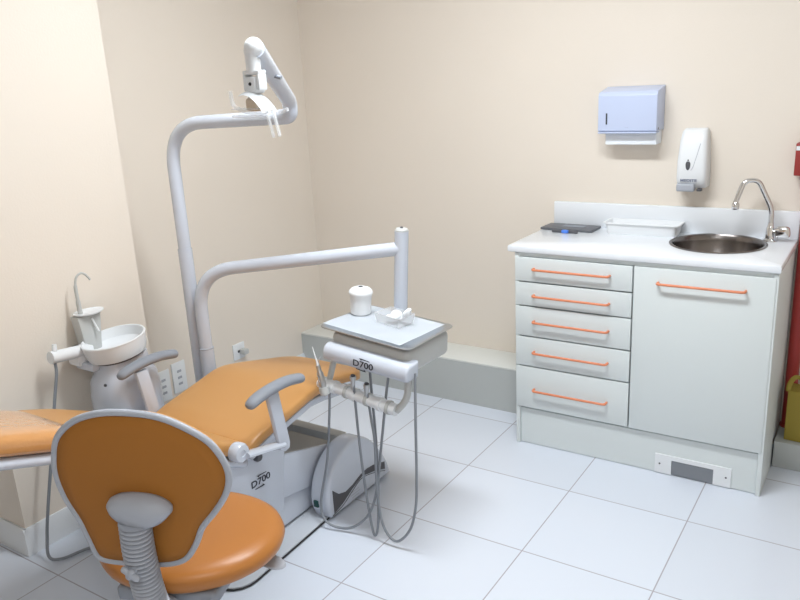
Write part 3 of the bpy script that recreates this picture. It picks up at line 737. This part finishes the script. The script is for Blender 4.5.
part('suction_hose', hose([(-.575, -1.592, .705), (-.572, -1.596, .66), (-.570, -1.622, .57), (-.570, -1.676, .364), (-.570, -1.718, .21), (-.568, -1.748, .09), (-.545, -1.768, .022), (-.51, -1.74, .010), (-.485, -1.66, .009), (-.43, -1.58, .009), (-.36, -1.50, .012)], .0055), HOSE, t)

# ================================================================= STOOL
SM = frame((.420, -1.892, 0), (0, 0, 1), (.923, .385, 0))   # local +y = facing direction
t = thing('dentist_stool', 'round orange operator stool with grey-rimmed backrest in the foreground', 'stool', (.420, -1.892, 0))
def seatp(rr, z): return [SM @ V((rr * 1.13 * math.cos(2 * PI * k / 48), rr * .96 * math.sin(2 * PI * k / 48), z)) for k in range(48)]
Z0 = .446
part('seat', loft(bmesh.new(), [seatp(.150, Z0), seatp(.190, Z0 + .003), seatp(.208, Z0 + .018), seatp(.214, Z0 + .036), seatp(.209, Z0 + .052), seatp(.193, Z0 + .064), seatp(.165, Z0 + .069), seatp(.10, Z0 + .072), seatp(.03, Z0 + .073)]), mat('stool_orange_vinyl', (.43, .165, .036), .36, bump=.05, bscale=260), t, ang=70)
part('seat_plate', B((-.13, -.17, Z0 - .040), (.13, .11, Z0 + .002), .012, 3, SM), GREYM, t)
part('gas_column', lathe(bmesh.new(), [(0, .08), (.045, .08), (.045, .12), (.026, .13), (.026, .26), (.016, .262), (.016, Z0 - .035), (0, Z0 - .035)], 28, SM), GREYD, t)
for k in range(5):
    a = math.radians(90 + 72 * k + 20); ca, sa = math.cos(a), math.sin(a)
    bm = bmesh.new(); tube(bm, [SM @ V((.02 * ca, .02 * sa, .10)), SM @ V((.15 * ca, .15 * sa, .095)), SM @ V((.27 * ca, .27 * sa, .075))], [.026, .022, .016], 12, flat=.7)
    lg = part('leg', bm, GREYM, t)
    bm = bmesh.new()
    for s_ in (-1, 1):
        cpt = SM @ V((.27 * ca - s_ * .012 * sa, .27 * sa + s_ * .012 * ca, .028)); ax_ = (SM.to_3x3() @ V((-sa, ca, 0)))
        lathe(bm, [(0, -.008), (.024, -.008), (.027, -.004), (.027, .004), (.024, .008), (0, .008)], 20, frame(cpt, ax_))
    tube(bm, [SM @ V((.27 * ca, .27 * sa, .028)), SM @ V((.27 * ca, .27 * sa, .07))], .007, 8)
    part('caster', bm, GREYD, lg)
# seat lever paddle
lp = bmesh.new(); tube(lp, [SM @ V((.05, .01, Z0 - .02)), SM @ V((.20, .01, Z0 - .03))], .006, 10)
lv = part('height_lever', lp, CHROME, t)
part('lever_paddle', lathe(bmesh.new(), [(0, -.003), (.034, -.003), (.038, 0), (.034, .004), (0, .004)], 32, SM @ Matrix.Translation((.170, .01, Z0 - .030)) @ Matrix.Translation((.036, 0, 0)) @ Matrix.Rotation(math.radians(16), 4, 'Y') @ Matrix.Diagonal((1, .72, 1, 1))), GREY, lv)
# backrest
n = V((-.385, .923, 0)).normalized(); u = V((n.y, -n.x, 0)); tl = math.radians(8)
v_ = -n * math.sin(tl) + V((0, 0, math.cos(tl))); nf = u.cross(v_); nf = nf if nf.dot(n) > 0 else -nf
P0 = V((.5406, -2.1165, .7685))
OUT = [(-.188, .079), (-.164, .132), (-.112, .176), (-.044, .199), (.032, .202), (.097, .192), (.15, .166), (.195, .131), (.219, .082), (.223, .04), (.208, -.005), (.176, -.052), (.136, -.1), (.111, -.15), (.077, -.196), (.033, -.215), (-.026, -.22), (-.111, -.222), (-.151, -.211), (-.163, -.162), (-.173, -.104), (-.193, -.04), (-.199, .024)]
ol = smooth([(a, b, 0) for a, b in OUT], 4, closed=True); cen = V((.008, .0, 0))
def bk(p, k, d):
    q = cen + (p - cen) * k
    curve = -.25 * q.x * q.x          # slight wrap towards the sitter is along +nf
    return P0 + u * q.x + v_ * q.y + nf * (d - curve * 0 + .12 * q.x * q.x)
part('backrest_pad', loft(bmesh.new(), [[bk(p, k, d) for p in ol] for k, d in ((.955, .006), (.955, .014), (.94, .028), (.89, .038), (.78, .045), (.5, .048), (.15, .049))]), ORANGE, t, ang=70)
part('backrest_shell', loft(bmesh.new(), [[bk(p, k, d) for p in ol] for k, d in ((.958, .008), (.950, .0035), (.80, -.002), (.5, -.006), (.15, -.0075))]), ORANGE_SHADE, t, 'orange rear shell with backlit shade painted in', ang=70)
rim = tube(bmesh.new(), [bk(p, .972, .006) for p in ol], 0.0075, 12, closed=True)
part('backrest_rim', rim, GREY, t, 'grey plastic edge', ang=80)
# bracket cap, bellows column and knob
def Pk(a, b, d): return P0 + u * a + v_ * b + nf * d
secs = []
for d, k in ((-.004, .92), (-.016, 1.0), (-.030, .97), (-.044, .80), (-.050, .5), (-.051, .15)):
    ring = []
    for a, b in ((-.085, 0), (-.078, .022), (-.050, .036), (-.005, .040), (.040, .034), (.068, .018), (.077, 0), (.060, -.022), (.035, -.040), (0, -.052), (-.035, -.048), (-.066, -.026)):
        ring.append(V((a * k * .93, b * k * .93, 0)))
    ring = smooth(ring, 4, closed=True)
    secs.append([Pk(q.x + .015, q.y - .032, d) for q in ring])
part('bracket_cap', loft(bmesh.new(), secs), GREY, t, ang=80)
colp = smooth([Pk(-0.002, -.060, -.030), Pk(-0.008, -.13, -.034), Pk(-0.011, -.20, -.034), Pk(-0.014, -.27, -.030), Pk(-0.016, -.325, -.018), Pk(-0.017, -.365, .012), Pk(-0.017, -.380, .055), Pk(-0.017, -.384, .12)], 16)
L = len(colp); rads = []; acc = 0.0; prev = colp[0]
pts2 = []; d_ = .0011
# resample evenly
cum = [0.0]
for p in colp[1:]: cum.append(cum[-1] + (p - colp[cum.__len__() - 1]).length)
tot = cum[-1]; m_ = int(tot / d_)
j = 0
for i in range(m_ + 1):
    s_ = tot * i / m_
    while j < L - 2 and cum[j + 1] < s_: j += 1
    k_ = (s_ - cum[j]) / max(1e-9, cum[j + 1] - cum[j]); pts2.append(colp[j].lerp(colp[j + 1], min(1, k_)))
    rads.append(.0310 + .0045 * math.cos(2 * PI * s_ / .0112))
part('bellows_column', tube(bmesh.new(), pts2, rads, 24), GREY, t, ang=80)
kb = bmesh.new(); kc = Pk(-.010, -.163, -.072); kn = (-nf - u * .15).normalized()
tube(kb, [kc + nf * .03, kc + kn * .012], .010, 14)
box(kb, (-.024, -.008, .0), (.024, .008, .014), .007, 3, frame(kc, kn, u * .85 - v_ * .55)); box(kb, (-.008, -.018, .0), (.008, .015, .014), .007, 3, frame(kc, kn, u * .85 - v_ * .55))
part('adjuster_knob', kb, GREY, t)

# ================================================================= CAMERA, LIGHT, WORLD
def R(yaw, pitch, roll):
    f = V((math.sin(yaw) * math.cos(pitch), math.cos(yaw) * math.cos(pitch), math.sin(pitch)))
    rt = f.cross(V((0, 0, 1))).normalized(); up = rt.cross(f)
    return rt * math.cos(roll) + up * math.sin(roll), -rt * math.sin(roll) + up * math.cos(roll), f
rt, up, f = R(-.589255, -.282512, -.053542)
cd = bpy.data.cameras.new('camera'); cam = bpy.data.objects.new('camera', cd); col.objects.link(cam)
cam.matrix_world = Matrix(((rt.x, up.x, -f.x, 1.85968), (rt.y, up.y, -f.y, -3.01645), (rt.z, up.z, -f.z, 1.59887), (0, 0, 0, 1)))
cd.sensor_width = 36; cd.lens = 758.488 / 800 * 36; cd.clip_start = .02
sc.camera = cam

def area(name, loc, sx_, sy_, power, rgb, rot=(0, 0, 0)):
    l = bpy.data.lights.new(name, 'AREA'); l.shape = 'RECTANGLE'; l.size = sx_; l.size_y = sy_; l.energy = power; l.color = rgb
    o = bpy.data.objects.new(name, l); col.objects.link(o); o.location = loc; o.rotation_euler = rot; return o
area('ceiling_tube_light_near_chair', (.80, -1.2, ZC - .07), 1.15, .25, 27, (.90, .96, 1.0))
area('ceiling_tube_light_entrance', (1.9, -3.3, ZC - .07), 1.15, .25, 11, (.90, .96, 1.0))
w = bpy.data.worlds.new('world'); sc.world = w; w.use_nodes = True
w.node_tree.nodes['Background'].inputs[0].default_value = (.75, .85, 1, 1); w.node_tree.nodes['Background'].inputs[1].default_value = .3
sc.view_settings.view_transform = 'Standard'; sc.view_settings.look = 'None'; sc.view_settings.gamma = 1; sc.view_settings.use_curve_mapping = False
sc.view_settings.exposure = 0.5
sc.cycles.use_denoising = True
sc.cycles.max_bounces = 10
